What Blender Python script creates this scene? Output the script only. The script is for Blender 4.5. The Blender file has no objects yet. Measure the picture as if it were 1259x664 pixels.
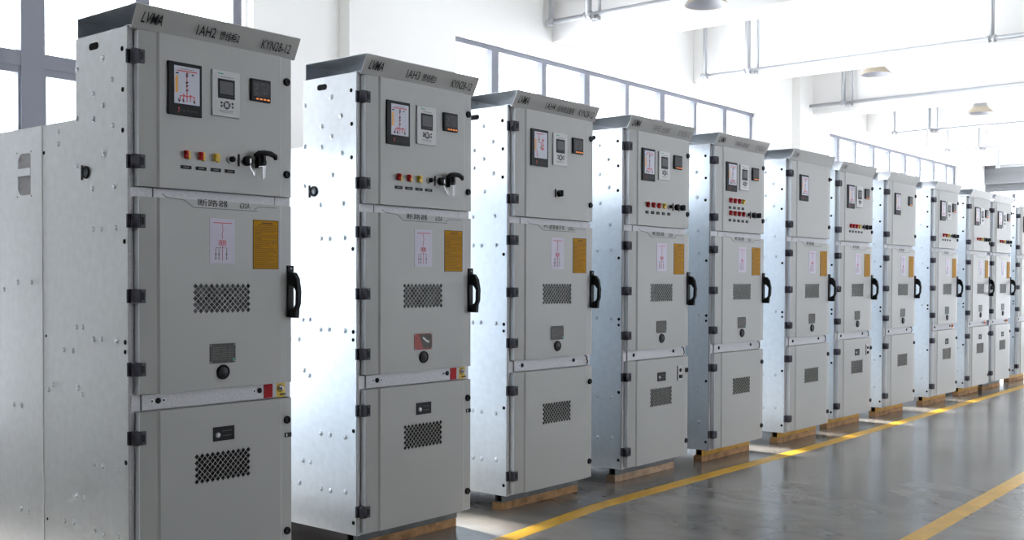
import bpy, bmesh, math, random
from mathutils import Matrix, Vector

# ------------------------------------------------------------------ camera, world, exposure
scn = bpy.context.scene
COL = scn.collection
BASE = 0.10                      # underside of the cabinets above the floor
FOCAL_PX, W_PX, H_PX = 1334.68, 1259.0, 664.0
YAW, PITCH, ROLL = math.radians(39.4615), math.radians(-1.12737), math.radians(0.17681)
EYE = 1.2163 + BASE
fw = Vector((math.cos(YAW)*math.cos(PITCH), math.sin(YAW)*math.cos(PITCH), math.sin(PITCH)))
rt = Vector((math.sin(YAW), -math.cos(YAW), 0))
up = rt.cross(fw)
rt2 = rt*math.cos(ROLL) + up*math.sin(ROLL)
up2 = -rt*math.sin(ROLL) + up*math.cos(ROLL)
cd = bpy.data.cameras.new('camera'); cam = bpy.data.objects.new('camera', cd); COL.objects.link(cam)
cam.matrix_world = Matrix(((rt2.x, up2.x, -fw.x, 0), (rt2.y, up2.y, -fw.y, 0), (rt2.z, up2.z, -fw.z, EYE), (0, 0, 0, 1)))
cd.sensor_fit = 'HORIZONTAL'; cd.sensor_width = 36.0
cd.lens = FOCAL_PX*36.0/W_PX
cd.shift_y = (371.51-H_PX/2)/W_PX
cd.clip_start = 0.05; cd.clip_end = 300
scn.camera = cam

SKY_STRENGTH, UPLIGHT_STRENGTH = 9.6, 17.5
world = bpy.data.worlds.new('overcast_daylight'); scn.world = world; world.use_nodes = True
bg = world.node_tree.nodes['Background']
bg.inputs['Color'].default_value = (0.93, 0.965, 1.0, 1); bg.inputs['Strength'].default_value = SKY_STRENGTH
_n, _l = world.node_tree.nodes, world.node_tree.links           # lower half of the world brightened to throw added light onto ceiling and walls
_tc = _n.new('ShaderNodeTexCoord'); _sx = _n.new('ShaderNodeSeparateXYZ'); _mr = _n.new('ShaderNodeMapRange')
_mr.inputs['From Min'].default_value = -0.08; _mr.inputs['From Max'].default_value = 0.02
_mr.inputs['To Min'].default_value = UPLIGHT_STRENGTH; _mr.inputs['To Max'].default_value = SKY_STRENGTH
_l.new(_tc.outputs['Generated'], _sx.inputs[0]); _l.new(_sx.outputs['Z'], _mr.inputs['Value']); _l.new(_mr.outputs['Result'], bg.inputs['Strength'])
sun_d = bpy.data.lights.new('hazy_sun', 'SUN'); sun_d.energy = 25.0; sun_d.angle = math.radians(3.5); sun_d.color = (1.0, 0.95, 0.87)
sun = bpy.data.objects.new('hazy_sun', sun_d); COL.objects.link(sun)
SUN_EL = math.radians(47.3)
sun.rotation_euler = Vector((-0.10*math.cos(SUN_EL), -math.cos(SUN_EL), -math.sin(SUN_EL))).to_track_quat('-Z', 'Y').to_euler()
scn.view_settings.view_transform = 'Standard'; scn.view_settings.look = 'None'
scn.view_settings.gamma = 1.0; scn.view_settings.use_curve_mapping = False
scn.view_settings.exposure = -0.13
scn.cycles.max_bounces = 10; scn.cycles.diffuse_bounces = 5; scn.cycles.glossy_bounces = 5
scn.cycles.transparent_max_bounces = 12; scn.cycles.use_denoising = True

# ------------------------------------------------------------------ materials
MATS = {}
def lin(c):
    return tuple(((v/255.0+0.055)/1.055)**2.4 if v > 10 else v/255.0/12.92 for v in c)
def mat(name, rgb, rough=0.5, metal=0.0, spec=0.28, noise=None, bump=None, coat=0.0):
    """rgb is linear; noise = (scale, amount) varies the colour, bump = (scale, strength)."""
    m = bpy.data.materials.new(name); m.use_nodes = True
    nt = m.node_tree; p = nt.nodes['Principled BSDF']
    p.inputs['Base Color'].default_value = (*rgb, 1); p.inputs['Roughness'].default_value = rough
    p.inputs['Metallic'].default_value = metal; p.inputs['Specular IOR Level'].default_value = spec
    p.inputs['Coat Weight'].default_value = coat
    tc = nt.nodes.new('ShaderNodeTexCoord')
    if noise:
        n = nt.nodes.new('ShaderNodeTexNoise'); n.inputs['Scale'].default_value = noise[0]; n.inputs['Detail'].default_value = 5
        r = nt.nodes.new('ShaderNodeMapRange'); a = noise[1]
        r.inputs['From Min'].default_value = 0.3; r.inputs['From Max'].default_value = 0.7
        r.inputs['To Min'].default_value = 1-a; r.inputs['To Max'].default_value = 1+a
        mx = nt.nodes.new('ShaderNodeVectorMath'); mx.operation = 'SCALE'; mx.inputs[0].default_value = rgb
        nt.links.new(tc.outputs['Object'], n.inputs['Vector']); nt.links.new(n.outputs['Fac'], r.inputs['Value'])
        nt.links.new(r.outputs['Result'], mx.inputs['Scale']); nt.links.new(mx.outputs['Vector'], p.inputs['Base Color'])
    if bump:
        n2 = nt.nodes.new('ShaderNodeTexNoise'); n2.inputs['Scale'].default_value = bump[0]; n2.inputs['Detail'].default_value = 3
        b = nt.nodes.new('ShaderNodeBump'); b.inputs['Strength'].default_value = bump[1]; b.inputs['Distance'].default_value = 0.002
        nt.links.new(tc.outputs['Object'], n2.inputs['Vector']); nt.links.new(n2.outputs['Fac'], b.inputs['Height'])
        nt.links.new(b.outputs['Normal'], p.inputs['Normal'])
    MATS[name] = m
    return m
mat('paint', (0.330, 0.332, 0.324), 0.42, spec=0.4)
mat('hood_paint', (0.34, 0.335, 0.325), 0.45, spec=0.4)
mat('galvanised', (0.835, 0.875, 0.91), 0.33, 0.85, noise=(26, 0.035))
mat('rivet_steel', (0.76, 0.81, 0.855), 0.36, 0.8)
mat('rivet_shade', (0.30, 0.32, 0.34), 0.5, 0.6)
mat('crossbar_zinc', (0.46, 0.46, 0.48), 0.55, 0.25, noise=(90, 0.10))
mat('edge_zinc', (0.72, 0.75, 0.78), 0.4, 0.6)
mat('seam_highlight', (0.9, 0.92, 0.94), 0.5, 0.2)
mat('hinge_grey', (0.052, 0.052, 0.068), 0.5)
mat('black_plastic', (0.012, 0.012, 0.014), 0.5, spec=0.14)
mat('black_hole', (0.004, 0.004, 0.004), 0.9)
mat('ink', (0.018, 0.018, 0.02), 0.6, spec=0.1)
mat('ink_faint', (0.14, 0.14, 0.145), 0.6)
mat('screen_white', (0.44, 0.45, 0.53), 0.35)
mat('sticker_lilac', (0.45, 0.43, 0.53), 0.5)
mat('red', (0.36, 0.012, 0.016), 0.5, spec=0.12)
mat('diagram_red', (0.50, 0.05, 0.06), 0.5)
mat('yellow', (0.62, 0.42, 0.05), 0.4)
mat('warning_yellow', (0.40, 0.19, 0.004), 0.6, spec=0.1)
mat('warning_ink', (0.09, 0.05, 0.006), 0.6)
mat('amber', (0.70, 0.33, 0.05), 0.4)
mat('relay_white', (0.46, 0.465, 0.47), 0.4)
mat('screen_dark', (0.035, 0.035, 0.04), 0.35, spec=0.15)
mat('screen_panel', (0.09, 0.09, 0.10), 0.35, spec=0.15)
mat('white_plastic', (0.42, 0.42, 0.42), 0.4)
mat('green', (0.03, 0.30, 0.20), 0.5)
mat('steel', (0.34, 0.34, 0.35), 0.4, 0.9)
mat('plate_metal', (0.05, 0.05, 0.045), 0.5, 0.2, noise=(60, 0.3))
mat('plate_red', (0.20, 0.035, 0.03), 0.4, 0.2)
mat('vent_inside', (0.075, 0.08, 0.085), 0.6, 0.3, noise=(25, 0.5))
mat('vent_dark', (0.010, 0.010, 0.010), 0.8)
mat('copper', (0.45, 0.16, 0.08), 0.4, 0.6)
mat('channel_grey', (0.10, 0.105, 0.105), 0.5, 0.3, noise=(12, 0.2))
mat('channel_yellow', (0.42, 0.22, 0.02), 0.5, noise=(14, 0.25))
mat('timber', (0.30, 0.165, 0.075), 0.75, noise=(18, 0.35), bump=(40, 0.4))
mat('timber_pale', (0.38, 0.26, 0.17), 0.75, noise=(18, 0.30), bump=(40, 0.4))
mat('wall_white', (0.83, 0.82, 0.795), 0.8, noise=(0.6, 0.012))
mat('ceiling_white', (0.84, 0.83, 0.81), 0.8, noise=(0.5, 0.012))
mat('frame_grey', (0.17, 0.178, 0.21), 0.45)
mat('pipe_grey', (0.44, 0.45, 0.47), 0.35, 0.4)
mat('lamp_cream', (0.42, 0.36, 0.28), 0.45)
mat('lamp_white', (0.34, 0.34, 0.36), 0.4)
mat('shutter_grey', (0.25, 0.255, 0.27), 0.5)
mat('line_yellow', (0.60, 0.345, 0.035), 0.35, noise=(6, 0.14))
LED = mat('led_orange', (0.85, 0.25, 0.05), 0.4)
LED.node_tree.nodes['Principled BSDF'].inputs['Emission Color'].default_value = (1, 0.3, 0.06, 1)
LED.node_tree.nodes['Principled BSDF'].inputs['Emission Strength'].default_value = 0.5

def floor_material():
    m = bpy.data.materials.new('polished_concrete'); m.use_nodes = True
    nt = m.node_tree; p = nt.nodes['Principled BSDF']; tc = nt.nodes.new('ShaderNodeTexCoord')
    mp = nt.nodes.new('ShaderNodeMapping'); mp.inputs['Scale'].default_value = (1.0, 0.55, 1)
    nt.links.new(tc.outputs['Object'], mp.inputs['Vector'])
    def noise(s, d):
        n = nt.nodes.new('ShaderNodeTexNoise'); n.inputs['Scale'].default_value = s; n.inputs['Detail'].default_value = d
        nt.links.new(mp.outputs['Vector'], n.inputs['Vector']); return n
    n1, n2, n3 = noise(0.9, 6), noise(5.0, 8), noise(1.3, 1.5)
    add = nt.nodes.new('ShaderNodeMath'); add.operation = 'ADD'
    nt.links.new(n1.outputs['Fac'], add.inputs[0]); nt.links.new(n2.outputs['Fac'], add.inputs[1])
    cr = nt.nodes.new('ShaderNodeValToRGB')
    cr.color_ramp.elements[0].position = 0.35; cr.color_ramp.elements[0].color = (0.130, 0.122, 0.112, 1)
    cr.color_ramp.elements[1].position = 0.68; cr.color_ramp.elements[1].color = (0.235, 0.221, 0.203, 1)
    hf = nt.nodes.new('ShaderNodeMath'); hf.operation = 'MULTIPLY'; hf.inputs[1].default_value = 0.5
    nt.links.new(add.outputs[0], hf.inputs[0]); nt.links.new(hf.outputs[0], cr.inputs['Fac'])
    nt.links.new(cr.outputs['Color'], p.inputs['Base Color'])
    rr = nt.nodes.new('ShaderNodeMapRange'); rr.inputs['From Min'].default_value = 0.3; rr.inputs['From Max'].default_value = 0.7
    rr.inputs['To Min'].default_value = 0.15; rr.inputs['To Max'].default_value = 0.22
    nt.links.new(n3.outputs['Fac'], rr.inputs['Value']); nt.links.new(rr.outputs['Result'], p.inputs['Roughness'])
    p.inputs['Specular IOR Level'].default_value = 0.55
    MATS['concrete'] = m
floor_material()
def glass_material():
    m = bpy.data.materials.new('window_glass'); m.use_nodes = True
    nt = m.node_tree; nt.nodes.clear()
    o = nt.nodes.new('ShaderNodeOutputMaterial'); mx = nt.nodes.new('ShaderNodeMixShader'); mx.inputs['Fac'].default_value = 0.07
    t = nt.nodes.new('ShaderNodeBsdfTransparent'); t.inputs['Color'].default_value = (0.97, 0.98, 1, 1)
    g = nt.nodes.new('ShaderNodeBsdfGlossy'); g.inputs['Roughness'].default_value = 0.03
    nt.links.new(t.outputs[0], mx.inputs[1]); nt.links.new(g.outputs[0], mx.inputs[2]); nt.links.new(mx.outputs[0], o.inputs['Surface'])
    MATS['glass'] = m
glass_material()

# ------------------------------------------------------------------ mesh builder
class MB:
    def __init__(self, *mats):
        self.bm = bmesh.new(); self.mats = list(mats); self.mi = 0
    def use(self, name):
        if name not in self.mats: self.mats.append(name)
        self.mi = self.mats.index(name); return self
    def face(self, vs):
        try: f = self.bm.faces.new(vs)
        except ValueError: return None
        f.material_index = self.mi; return f
    def v(self, co): return self.bm.verts.new(co)
    def poly(self, pts): return self.face([self.v(p) for p in pts])
    def box(self, x0, x1, y0, y1, z0, z1, bev=0.0):
        pts = [(x0,y0,z0),(x1,y0,z0),(x1,y1,z0),(x0,y1,z0),(x0,y0,z1),(x1,y0,z1),(x1,y1,z1),(x0,y1,z1)]
        vs = [self.v(p) for p in pts]
        fs = [self.face([vs[i] for i in q]) for q in ((3,2,1,0),(4,5,6,7),(0,1,5,4),(1,2,6,5),(2,3,7,6),(3,0,4,7))]
        if bev > 0:
            es = list({e for f in fs for e in f.edges})
            r = bmesh.ops.bevel(self.bm, geom=es, offset=bev, offset_type='OFFSET', segments=2, profile=0.6, affect='EDGES')
            for f in r['faces']: f.material_index = self.mi
        return self
    def prism(self, pts, d):
        """pts: loop of 3-D points, d: extrusion vector."""
        d = Vector(d); a = [self.v(p) for p in pts]; b = [self.v(Vector(p)+d) for p in pts]
        n = len(pts)
        self.face(a[::-1]); self.face(b)
        for i in range(n): self.face([a[i], a[(i+1) % n], b[(i+1) % n], b[i]])
        return self
    def tube(self, pts, r, n=10, cap=True):
        pts = [Vector(p) for p in pts]; rs = r if isinstance(r, (list, tuple)) else [r]*len(pts); rings = []
        ref = None
        for i, p in enumerate(pts):
            t = (pts[min(i+1, len(pts)-1)]-pts[max(i-1, 0)]).normalized()
            if ref is None: ref = Vector((0, 0, 1)) if abs(t.z) < 0.9 else Vector((1, 0, 0))
            a = (ref - t*ref.dot(t)).normalized(); ref = a; b = t.cross(a)
            rings.append([self.v(p + a*(rs[i]*math.cos(2*math.pi*k/n)) + b*(rs[i]*math.sin(2*math.pi*k/n))) for k in range(n)])
        for i in range(len(rings)-1):
            for k in range(n):
                f = self.face([rings[i][k], rings[i][(k+1) % n], rings[i+1][(k+1) % n], rings[i+1][k]])
                if f: f.smooth = True
        if cap: self.face(rings[0][::-1]); self.face(rings[-1])
        return self
    def cyl(self, c, axis, r, h, n=20):
        c = Vector(c); return self.tube([c, c+Vector(axis)*h], r, n)
    def lathe(self, c, axis, prof, n=20, smooth=True):
        """prof: list of (radius, distance along axis)."""
        c = Vector(c); ax = Vector(axis).normalized()
        ref = Vector((0, 0, 1)) if abs(ax.z) < 0.9 else Vector((1, 0, 0))
        a = (ref-ax*ref.dot(ax)).normalized(); b = ax.cross(a); rings = []
        for r, h in prof:
            if r < 1e-6: rings.append([self.v(c+ax*h)])
            else: rings.append([self.v(c+ax*h+a*(r*math.cos(2*math.pi*k/n))+b*(r*math.sin(2*math.pi*k/n))) for k in range(n)])
        for i in range(len(rings)-1):
            p, q = rings[i], rings[i+1]
            for k in range(n):
                k2 = (k+1) % n
                if len(p) == 1 and len(q) == 1: continue
                if len(p) == 1: f = self.face([p[0], q[k2], q[k]])
                elif len(q) == 1: f = self.face([p[k], p[k2], q[0]])
                else: f = self.face([p[k], p[k2], q[k2], q[k]])
                if f: f.smooth = smooth
        return self
    def strip(self, pts, w, y0, y1):
        """thin line in the XZ plane through pts [(x,z)...], from y0 to y1 thick."""
        for (xa, za), (xb, zb) in zip(pts, pts[1:]):
            d = Vector((xb-xa, zb-za)); L = d.length
            if L < 1e-7: continue
            n = Vector((-d.y, d.x))/L*w/2
            self.prism([(xa+n.x, y1, za+n.y), (xa-n.x, y1, za-n.y), (xb-n.x, y1, zb-n.y), (xb+n.x, y1, zb+n.y)], (0, y0-y1, 0))
        return self
    def data(self, name):
        bmesh.ops.recalc_face_normals(self.bm, faces=self.bm.faces)
        me = bpy.data.meshes.new(name); self.bm.to_mesh(me); self.bm.free()
        for m in self.mats: me.materials.append(MATS[m])
        return me

CACHE = {}
def part(name, parent, key, fn, loc=None):
    """one mesh object; look-alike parts on different things share their mesh data."""
    if key is None or key not in CACHE:
        b = fn(); me = b.data(name) if isinstance(b, MB) else b
        if key is not None: CACHE[key] = me
    else: me = CACHE[key]
    o = bpy.data.objects.new(name, me); COL.objects.link(o)
    if parent is not None: o.parent = parent
    if loc: o.location = loc
    return o
def tag(o, label, cat, group=None):
    o['label'] = label; o['category'] = cat
    if group: o['group'] = group
    return o
def empty(name, loc, label, cat, group=None):
    o = bpy.data.objects.new(name, None); COL.objects.link(o); o.location = loc; o.empty_display_size = 0.1
    return tag(o, label, cat, group)
def structure(name, b, parent=None):
    o = part(name, parent, None, lambda: b)
    if parent is None: o['kind'] = 'structure'
    return o
def text_data(s, x0, x1, h, p0, vdir, ndir, material, shear=0.0, weight=0.0, depth=0.0006):
    """lettering from x0 to x1, h tall, baseline through p0=(y,z), rising along vdir in the YZ plane."""
    cu = bpy.data.curves.new('lettering', 'FONT'); cu.body = s; cu.size = 1.0; cu.shear = shear; cu.offset = weight
    cu.resolution_u = 2
    to = bpy.data.objects.new('lettering', cu); COL.objects.link(to)
    me = bpy.data.meshes.new_from_object(to)
    bpy.data.objects.remove(to); bpy.data.curves.remove(cu)
    xs = [v.co.x for v in me.vertices]; ys = [v.co.y for v in me.vertices]
    ax, bx, ay, by = min(xs), max(xs), min(ys), max(ys)
    for v in me.vertices:
        u = x0 + (v.co.x-ax)/(bx-ax)*(x1-x0); w = (v.co.y-ay)/(by-ay)*h
        v.co = (u, p0[0]+vdir[0]*w+ndir[0]*depth, p0[1]+vdir[1]*w+ndir[1]*depth)
    me.materials.clear(); me.materials.append(MATS[material])
    return me

# ------------------------------------------------------------------ the hall
WALL_Y, GLASS_Y, END_X, CEIL, LEFT_X, FRONT_Y = 6.5, 6.62, 22.6, 4.55, -1.6, -6.0
fl = structure('floor', MB('concrete').box(LEFT_X-0.3, END_X+0.4, FRONT_Y-0.3, 7.0, -0.12, 0.0))

def paint_line(name, pts, w):
    b = MB('line_yellow')
    L, R = [], []
    for i, (x, y) in enumerate(pts):
        a = Vector(pts[max(i-1, 0)]); c = Vector(pts[min(i+1, len(pts)-1)]); d = (c-a).normalized(); n = Vector((-d.y, d.x))*w/2
        L.append((x+n.x, y+n.y)); R.append((x-n.x, y-n.y))
    for i in range(len(pts)-1):
        b.prism([(*L[i], 0.0), (*R[i], 0.0), (*R[i+1], 0.0), (*L[i+1], 0.0)], (0, 0, 0.0015))
    return b
o = structure('floor_line', paint_line('floor_line', [(3.2, 3.40), (4.2, 3.515), (5.2, 3.625), (6.2, 3.632), (8.14, 3.62), (11, 3.655), (14.7, 3.715), (21, 3.80)], 0.105))
o['label'] = 'yellow line painted on the floor along the row of cabinets'
o = structure('floor_line', paint_line('floor_line', [(3.4, 1.885), (5.55, 1.922), (7.85, 1.975), (14, 2.08), (21, 2.2)], 0.105))
o['label'] = 'yellow line painted on the open floor'

BAYS = [(1.95, 4.925), (7.10, 12.93), (15.15, 21.10)]        # window openings along the long wall
TOP, SILL = 3.50, 0.35
wb = MB('wall_white')
edges_x = [LEFT_X] + [v for b in BAYS for v in b] + [END_X+0.3]
for i in range(0, len(edges_x), 2): wb.box(edges_x[i], edges_x[i+1], WALL_Y, WALL_Y+0.3, 0, CEIL)
for a, c in BAYS:
    wb.box(a, c, WALL_Y, WALL_Y+0.3, TOP, CEIL); wb.box(a, c, WALL_Y, WALL_Y+0.3, 0, SILL)
structure('wall_back', wb)
structure('wall_left', MB('wall_white').box(LEFT_X-0.3, LEFT_X, FRONT_Y-0.3, WALL_Y+0.3, 0, CEIL))  # unseen end wall, put in to dim the side of the first cabinet
MULL = {0: [1.98, 2.6, 3.325, 4.08, 4.85],
        1: [7.13, 7.74, 8.49, 9.21, 9.97, 10.69, 11.44, 12.16, 12.86],
        2: [15.18, 15.66, 16.33, 17.06, 17.77, 18.48, 19.22, 19.92, 20.63, 21.05]}
for i, (a, c) in enumerate(BAYS):
    b = MB('frame_grey'); y0, y1 = GLASS_Y-0.035, GLASS_Y+0.035
    b.box(a, c, y0, y1, TOP-0.045, TOP); b.box(a, c, y0, y1, SILL, SILL+0.06)
    ms = MULL[i]
    for k, x in enumerate(ms):
        w = 0.050 if k % 2 else 0.036
        if i == 0 and k == 2: w = 0.075
        b.box(x-w, x+w, y0-0.004*(k % 2), y1, SILL+0.06, TOP-0.045)
        if i < 2: b.box(x+w, x+w+0.012, y0+0.02, y1-0.02, SILL+0.06, TOP-0.045)
    b.box(a, c, y0+0.004, y1, 2.632, 2.722)
    for k in range(len(ms)-1):                                   # opening sashes under the transom
        if k % 2 == 0 or i == 0:
            xa, xb = ms[k]+0.045, ms[k+1]-0.045
            if xb-xa < 0.2: continue
            b.box(xa, xb, y0+0.012, y1, 2.585, 2.632); b.box(xa, xa+0.045, y0+0.012, y1, SILL+0.06, 2.585); b.box(xb-0.045, xb, y0+0.012, y1, SILL+0.06, 2.585)
    w = structure('window_%d' % (i+1), b)
    part('pane', w, None, lambda: MB('glass').box(a+0.01, c-0.01, GLASS_Y-0.003, GLASS_Y+0.003, SILL+0.03, TOP-0.02))

# long unseen wall behind the camera; its window openings are shaped to light the cabinets
wb = MB('wall_white')
FB = [(6.2, 12.9, 1.4), (14.6, 21.0, 0.4)]
ex = [LEFT_X] + [v for q in FB for v in q[:2]] + [END_X+0.3]
for i in range(0, len(ex), 2): wb.box(ex[i], ex[i+1], FRONT_Y-0.3, FRONT_Y, 0, CEIL)
for a, c, sill in FB:
    wb.box(a, c, FRONT_Y-0.3, FRONT_Y, 3.7, CEIL); wb.box(a, c, FRONT_Y-0.3, FRONT_Y, -0.1, sill)
structure('wall_front', wb)
for i, (a, c, sill) in enumerate(FB):
    b = MB('frame_grey'); y0, y1 = FRONT_Y-0.19, FRONT_Y-0.12
    b.box(a, c, y0, y1, 3.65, 3.7); b.box(a, c, y0, y1, sill, sill+0.06); b.box(a, c, y0, y1, 2.64, 2.70)
    n = round((c-a)/1.1)
    for k in range(n+1):
        x = a+0.03+(c-a-0.06)*k/n; b.box(x-0.03, x+0.03, y0+0.002, y1-0.002, sill+0.06, 3.65)
    w = structure('window_%d' % (i+4), b)
    part('pane', w, None, lambda: MB('glass').box(a+0.01, c-0.01, FRONT_Y-0.158, FRONT_Y-0.152, sill+0.03, 3.68))
# end wall with the shuttered door and its glazing
SH_Y0, SH_Y1 = 1.2, 6.46
eb = MB('wall_white')
eb.box(END_X, END_X+0.3, SH_Y1, WALL_Y, 0, CEIL); eb.box(END_X, END_X+0.3, FRONT_Y-0.3, SH_Y0, 0, CEIL); eb.box(END_X, END_X+0.3, SH_Y0, SH_Y1, 3.85, CEIL)
structure('wall_end', eb)
b = MB('frame_grey')
b.box(END_X+0.1, END_X+0.16, SH_Y0, SH_Y1, 0.0, 0.1); b.box(END_X+0.1, END_X+0.16, SH_Y0, SH_Y1, 3.10, 3.23)
y = SH_Y0
while y <= SH_Y1+0.01:
    b.box(END_X+0.1, END_X+0.16, y-0.03, y+0.03, 0.1, 3.05); y += 0.28
b.box(END_X+0.1, END_X+0.16, SH_Y0, SH_Y1, 2.1, 2.17)
dw = structure('door_1', b)
part('pane', dw, None, lambda: MB('glass').box(END_X+0.125, END_X+0.135, SH_Y0, SH_Y1, 0.05, 3.1))
sh = empty('roller_shutter', (END_X-0.06, 0, 0), 'grey rolled-up shutter box over the glazed door in the end wall', 'roller shutter')
prof = [(0.05, 3.83), (-0.20, 3.81), (-0.22, 3.56), (-0.24, 3.53), (-0.22, 3.46), (-0.20, 3.45), (-0.20, 3.25), (0.05, 3.23)]
part('shutter_box', sh, None, lambda: MB('shutter_grey').prism([(x, SH_Y0-0.05, z) for x, z in prof], (0, SH_Y1-SH_Y0+0.03, 0)))
def guide():
    q = MB('shutter_grey')
    for k in range(5): q.box(-0.02, 0.03, SH_Y0, SH_Y1-0.02, 3.10+k*0.026, 3.10+k*0.026+0.024, 0.004)
    return q
part('shutter_slats', sh, None, guide)

structure('ceiling', MB('ceiling_white').box(LEFT_X-0.3, END_X+0.3, FRONT_Y-0.3, WALL_Y+0.3, CEIL, CEIL+0.2))
BEAMS = [(0.55, 3.66), (3.3, 3.66), (5.75, 3.66), (8.5, 3.655), (11.23, 3.645), (14.30, 3.63), (16.55, 3.63), (19.30, 3.625), (21.7, 3.57)]
for x, z in BEAMS:
    o = structure('beam', MB('ceiling_white').box(x, x+0.40, FRONT_Y, WALL_Y, z, CEIL, 0.012))
    o['label'] = 'white concrete beam crossing under the ceiling'
for xa, xb in ((5.75, 6.2), (13.9, 14.4), (21.75, 22.25)):
    structure('pillar', MB('wall_white').box(xa, xb, WALL_Y-0.12, WALL_Y, 0, CEIL))

# pipes hung along the beams
def pipe_run(X, z, drops, label, y_end=-2.5, r=0.022, thick=None):
    root = empty('sprinkler_pipe', (X, drops[0], z), label, 'pipe', 'pipes hung along the ceiling beams')
    n = thick or len(drops)
    part('pipe', root, None, lambda: MB('pipe_grey').tube([(0, 0, 0), (0, y_end-drops[0], 0)], r, 10))
    for k, yv in enumerate(drops):
        part('hanger', root, None, lambda: MB('pipe_grey').tube([(0, yv-drops[0], 0), (0, yv-drops[0], CEIL-z)], r*(1.0 if k != 1 else 1.35), 10))
        part('elbow', root, None, lambda: MB('pipe_grey').lathe((0, yv-drops[0]+0.04, 0), (0, -1, 0), [(0, 0), (r*1.5, 0), (r*1.5, 0.025), (r*1.2, 0.03), (r*1.2, 0.05), (r*1.5, 0.055), (r*1.5, 0.08), (0, 0.08)], 12))
    if len(drops) > 1:
        d = drops[1]-drops[0]
        def valve():
            q = MB('steel'); q.cyl((0, d-0.05, -0.01), (0, 0, -1), 0.03, 0.05, 12); q.box(-0.035, 0.035, d-0.12, d-0.05, -0.055, -0.02, 0.006); q.cyl((-0.05, d-0.085, -0.03), (1, 0, 0), 0.018, 0.1, 10)
            return q
        part('valve', root, None, valve)
        part('riser', root, None, lambda: MB('pipe_grey').tube([(0.03, d-0.11, 0), (0.03, d-0.11, CEIL-z)], r*0.55, 8))
pipe_run(8.38, 3.815, (6.42, 5.98), 'pipe hung before the beam above the third and fourth cabinets', r=0.026)
pipe_run(11.10, 3.675, (6.27, 5.73, 3.13), 'pipe with a far hanger, on the beam hiding the top of a cream lamp', r=0.024)
pipe_run(14.20, 3.735, (6.44, 5.90), 'pipe on the beam that meets the wall between two windows', r=0.022)
pipe_run(16.43, 3.575, (6.03, 5.51), 'pipe on the beam just beyond the lamp nearer the shutter', r=0.022)
pipe_run(19.15, 3.575, (6.11, 5.60), 'pipe on the last beam but one before the shutter box', r=0.022)
pipe_run(21.55, 3.49, (5.94, 3.0), 'last pipe of the ceiling, just before the shutter box', r=0.022)

def high_bay(loc, label):
    root = empty('high_bay_lamp', loc, label, 'ceiling lamp', 'high bay lamps')
    part('shade', root, 'lamp_shade', lambda: MB('lamp_cream').lathe((0, 0, 0), (0, 0, 1), [(0.172, 0.0), (0.175, 0.005), (0.097, 0.088), (0.092, 0.094), (0.084, 0.088), (0.164, 0.005), (0.172, 0.0)], 28))
    part('reflector', root, 'lamp_reflector', lambda: MB('lamp_white').lathe((0, 0, 0.004), (0, 0, 1), [(0.163, 0.0), (0.084, 0.076), (0, 0.08)], 28))
    part('housing', root, 'lamp_housing', lambda: MB('lamp_white').lathe((0, 0, 0.088), (0, 0, 1), [(0.099, 0), (0.099, 0.010), (0.088, 0.012), (0.088, 0.046), (0.071, 0.057), (0, 0.059)], 24))
    def stem():
        q = MB('pipe_grey').tube([(0, 0, 0.14), (0, 0, CEIL-loc[2])], 0.009, 8); q.use('hinge_grey'); q.lathe((0, 0, 0.142), (0, 0, 1), [(0.014, 0), (0.014, 0.03), (0.009, 0.04)], 10); return q
    part('stem', root, None, stem)
high_bay((7.80, 4.40, 3.55), 'white high bay lamp cut by the top edge of the photo')
high_bay((12.4, 4.77, 3.715), 'cream high bay lamp half hidden behind a ceiling beam')
high_bay((15.6, 4.54, 3.63), 'cream high bay lamp on a stem, fully in view, nearer the shutter')

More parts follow.
